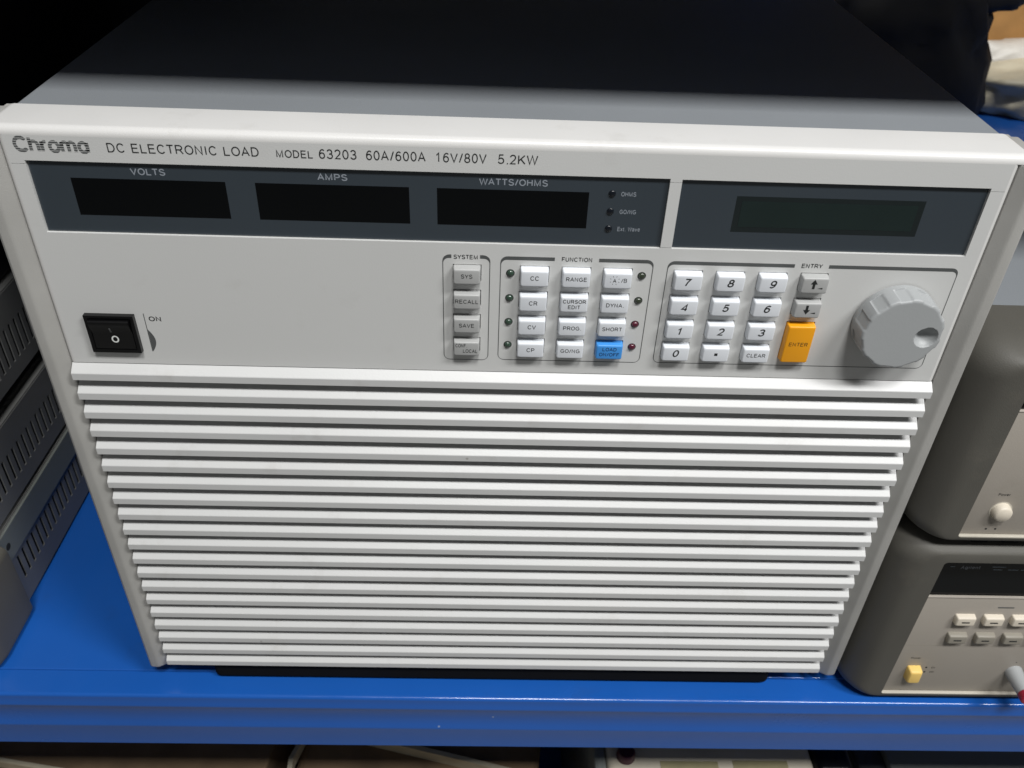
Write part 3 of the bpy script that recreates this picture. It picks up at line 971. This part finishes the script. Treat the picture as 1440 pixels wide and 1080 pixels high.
# ------------------------------------------------------------------ stack of instruments on the left
def side_unit(z0, h, label, slots_z, trim, bumper):
    xr, xl = -325.0, -740.0
    t = thing('rack_instrument', (-530, 250, z0), label, 'rack instrument', 'dark grey instruments stacked at the left')
    y0 = 47.0
    # right flank with real slots: plate turned to face +x
    n = 15
    holes = [(y0 + 16.6 + 7.2 * k, y0 + 19.4 + 7.2 * k, slots_z[0], slots_z[1]) for k in range(n)]
    bm = plate(y0, 460, z0 + 2.2, z0 + h - 1.0, holes, 0, 0.8)
    for v in bm.verts:
        a, b, c = v.co
        v.co = (xr - b, a, c)
    put('side_panel', bm, M['case_grey'], t, (xr, 250, z0 + h / 2))
    put('case', box(xl, xr - 4.5, y0 + 4, 456, z0 + 2.2, z0 + h - 1.0), M['void'], t, (-530, 250, z0 + h / 2))
    put('top_cover', box(xl, xr - 0.4, y0, 460, z0 + h - 1.0, z0 + h), M['case_grey'], t, (-530, 250, z0 + h))
    if trim:
        tr = put('trim_strip', box(xr - 1, xr + 1.3, y0 - 6, 460, trim[0], trim[1], 0.5, 2), M['case_trim'], t, (xr, 250, trim[0]))
        sc_ = bmesh.new()
        for r_, x_ in ((2.6, xr + 1.35), ):
            ring = [(x_, 59.0 + r_ * math.cos(2 * math.pi * k / 20), 55.0 + z0 + r_ * math.sin(2 * math.pi * k / 20)) for k in range(20)]
            ring2 = [(xr + 0.8, p[1], p[2]) for p in ring]
            loft([ring2, ring], bm=sc_)
        put('screw', sc_, M['void'], tr, (xr + 1.3, 59, 55 + z0))
    if bumper:
        rr = []
        for y, i_ in ((50.5, 2.0), (49.0, 0.3), (44, 0), (12, 0), (4, 1.2), (0.5, 4.0), (-1.0, 8.5)):
            rr.append([(x, y, z) for x, z in rrect(xl - 6 + i_, -317.5 - i_, z0 + 0.1 + i_ * 0.6, z0 + h - i_ * 0.5, 7, 5)])
        put('bumper', loft(rr), M['bumper'], t, (-530, 20, z0 + h / 2), 40)
    else:
        put('front_bezel', box(xl, -319.5, 12, y0 - 0.5, z0 + 1.5, z0 + h - 0.5, 3, 3), M['bumper'], t, (-530, 30, z0 + h / 2), 40)
    return t


side_unit(0.4, 67.5, 'bottom instrument of the left stack, dark bumper and slotted flank, on the blue shelf', (19.5, 40.0), (44.0, 66.5), True)
side_unit(69.5, 56.0, 'middle instrument of the left stack, slotted dark flank above the one with the bumper', (84.0, 105.0), None, False)
side_unit(137.0, 60.0, 'top instrument of the left stack, slotted flank above the wide dark gap', (150.0, 175.0), None, False)
gp = bpy.data.objects.get('rack_instrument.001')
put('spacer', box(-700, -345, 60, 440, 125.5, 137.0), M['rubber'], gp, (-520, 200, 130))


# ------------------------------------------------------------------ things on the level below
def tilted(bm, ang, piv):
    bmesh.ops.rotate(bm, verts=bm.verts, cent=Vector(piv), matrix=Matrix.Rotation(math.radians(ang), 3, 'Z'))
    return bm


t = thing('cardboard_box', (-330, 120, -420), 'long brown cardboard box with pale rim below the shelf at the left', 'cardboard box')
put('carton', tilted(box(-560, -190, 0, 260, -420, -206, 2), -9, (-380, 60, 0)), M['kraft'], t, (-330, 120, -300))
put('rim', tilted(box(-562, -150, 48, 52, -206, -196, 1), -9, (-380, 60, 0)), M['board_edge'], t, (-330, 60, -200))
t = thing('storage_tray', (-90, 140, -420), 'brown tray with a pale rounded rim below the shelf, left of centre', 'tray')
put('tray_body', tilted(box(-166, 40, 18, 330, -420, -212, 8, 3), -7, (-160, 60, 0)), M['kraft'], t, (-90, 140, -300))
rm = bmesh.new()
path = [(-166, 20), (-168, 60), (-160, 84), (-120, 84), (-20, 60), (90, 32)]
for (a, b), (c, d) in zip(path, path[1:]):
    add_box(rm, min(a, c) - 0.0, max(a, c), min(b, d), max(b, d), -206, -205)
rm.free()
ringA, n = [], Vector((0, 0, 1))
rm = bmesh.new()
prev = None
for i_, (px_, py_) in enumerate(path):
    q = Vector(path[min(i_ + 1, len(path) - 1)]) - Vector(path[max(i_ - 1, 0)])
    nn = Vector((-q.y, q.x)).normalized() * 2.0
    ring = [rm.verts.new((px_ + s * nn.x, py_ + s * nn.y, z)) for s, z in ((-1, -212), (1, -212), (1, -200), (-1, -200))]
    if prev:
        for a in range(4):
            rm.faces.new((prev[a], prev[(a + 1) % 4], ring[(a + 1) % 4], ring[a]))
    else:
        rm.faces.new(ring)
    prev = ring
rm.faces.new(prev)
put('rim', rm, M['board_edge'], t, (-90, 60, -206))
t = thing('bench_meter', (190, 160, -420), 'cream bench meter with a dark red knob lying below the shelf right of centre', 'meter')
mb = put('meter_case', box(92, 258, 14, 300, -420, -153, 6, 3), M['cream'], t, (190, 160, -300), 40)
put('side_band', box(82, 91.8, 18, 300, -420, -156, 3), M['case_trim'], t, (86, 160, -300))
kn = bmesh.new()
loft([[(107 + r_ * math.cos(2 * math.pi * k / 20), 37 + r_ * math.sin(2 * math.pi * k / 20), z) for k in range(20)] for z, r_ in ((-153.2, 7.6), (-147, 7.2), (-145.5, 6))], bm=kn)
put('knob', kn, mat('dark_red_knob', (0.045, 0.008, 0.02), 0.4), t, (107, 37, -153), 40)
for a, b, c, d in ((134, 180, 17, 33), (192, 236, 17, 34)):
    put('patch', box(a, b, c, d, -153.2, -152.6), M['olive'], t, ((a + b) / 2, 25, -153))
t = thing('power_adaptor', (276, 90, -420), 'small black power adaptor wedged beside the cream meter below the shelf', 'adaptor')
put('adaptor_body', box(259, 290, 24, 110, -250, -152, 6, 3), M['black'], t, (276, 80, -250), 40)
put('adaptor_stand', box(260, 289, 40, 100, -420, -250.2, 4), M['rubber'], t, (276, 80, -360))
t = thing('metal_case', (400, 160, -420), 'dark metal case with a pale top edge below the shelf at far right', 'metal case')
put('case_body', tilted(box(322, 560, 46, 330, -420, -214, 3), 2, (322, 46, 0)), M['dark_metal'], t, (400, 160, -300))
put('case_lid', tilted(box(345, 560, 44, 326, -213.8, -204, 3, 2), 2, (322, 46, 0)), M['case_trim'], t, (400, 160, -208), 40)
t = thing('plastic_sleeve', (-20, 180, -212), 'small clear grey plastic sleeve lying in the dark behind the tray rim', 'plastic sleeve')
put('sleeve', tilted(box(-6, 34, 84, 140, -211.6, -208.0, 1), -12, (10, 100, 0)), M['case_grey'], t, (10, 100, -210))

# ------------------------------------------------------------------ behind, upper right
rb = thing('rear_rack', (700, 760, -740), 'bright blue steel deck of the next rack, glimpsed at upper right', 'shelf rack')
put('beam', box(300, 1400, 752, 800, 0, 60, 2.5, 2), M['blue'], rb, (700, 775, 90))
put('deck_panel', box(300, 1400, 800.5, 1500, 54, 60, 1.5), M['blue'], rb, (700, 1000, 116))
for x_ in (330, 1380):
    put('upright', box(x_ - 25, x_ + 25, 800, 845, -740, 1400, 2), M['upright'], rb, (x_, 820, -740))


def lump(cx_, cy_, cz_, rx, ry, rz, seed, amp=0.16, sub=4, flat=None):
    bm = bmesh.new()
    bmesh.ops.create_icosphere(bm, subdivisions=sub, radius=1.0)
    from mathutils import noise
    for v in bm.verts:
        d = v.co.normalized()
        n1 = noise.noise(d * 1.7 + Vector((seed, 0, 0)))
        n2 = noise.noise(d * 4.5 + Vector((0, seed, 0)))
        n3 = abs(noise.noise(d * 9.0 + Vector((0, 0, seed))))
        s = 1 + amp * (1.6 * n1 + 0.8 * n2 - 0.5 * n3)
        x, y, z = [math.copysign(abs(c) ** 0.85, c) * s for c in d]
        # squarish, slumped
        z = max(z, -0.5)
        v.co = (cx_ + rx * x, cy_ + ry * y, cz_ + rz * z)
    return bm


def rest(cz, rz):
    return cz + 0.5 * rz


o = put('plastic_bag', lump(832, 1000, rest(60.5, 42), 150, 72, 42, 3.1), M['bag'], None, (838, 1000, 60.5), 'all')
tag(o, 'crumpled cream plastic bag sitting on the blue deck at upper right', 'bag')
o = put('white_bundle', lump(880, 1110, rest(60.5, 46), 160, 44, 46, 8.4), M['bag_white'], None, (880, 1110, 60.5), 'all')
tag(o, 'white crumpled bundle behind the cream bag at upper right', 'bundle')
bx = thing('carton', (900, 1250, 60), 'orange-brown carton standing behind the bags in the upper right corner', 'carton')
put('carton_body', box(720, 1160, 1160, 1380, 60.5, 520, 3), M['orange_box'], bx, (900, 1250, 300))
put('tape', box(900, 950, 1158.8, 1159.8, 64, 516), M['board_edge'], bx, (925, 1159, 300))
o = put('dark_mass', lump(528, 880, rest(60.5, 150), 140, 66, 150, 12.7, 0.12), M['dark_mass'], None, (545, 880, 60.5), 'all')  # black lump filling the dark shape left of the cream bag
tag(o, 'large black lump on the rear rack, dark shape left of the cream bag', 'bag')

o = put('upper_dark_mass', lump(585, 905, 258, 118, 50, 66, 5.2, 0.12), M['dark_mass'], None, (585, 905, 225), 'all')  # second black lump carrying that dark shape further up
tag(o, 'smaller black lump on top of the large black one', 'bundle')
t = thing('stack_shade_block', (-535, 400, 197), 'added black block standing in for the deep shade above the left stack', 'case')  # dark block added to keep the upper left black, where only shade falls
put('case_body', box(-745, -328, 150, 556, 197.6, 470, 6, 3), M['dark_mass'], t, (-535, 400, 330), 40)
put('case_lid', box(-747, -326, 148, 557, 470.2, 482, 4, 2), M['dark_mass'], t, (-535, 400, 475), 40)
t = thing('gap_shade_block', (-272, 520, 0), 'added black block standing in for the shade in the gap behind the left stack, beside the large instrument', 'carton')  # dark block added so the gap goes black, in place of real shade
put('carton_body', box(-321, -226, 400, 555, 0.5, 430, 3), M['dark_mass'], t, (-272, 520, 200), 40)
put('gap_shade_top', box(-320, -227, 401, 480, 430.2, 432.5, 0.6), M['dark_mass'], t, (-272, 475, 431))
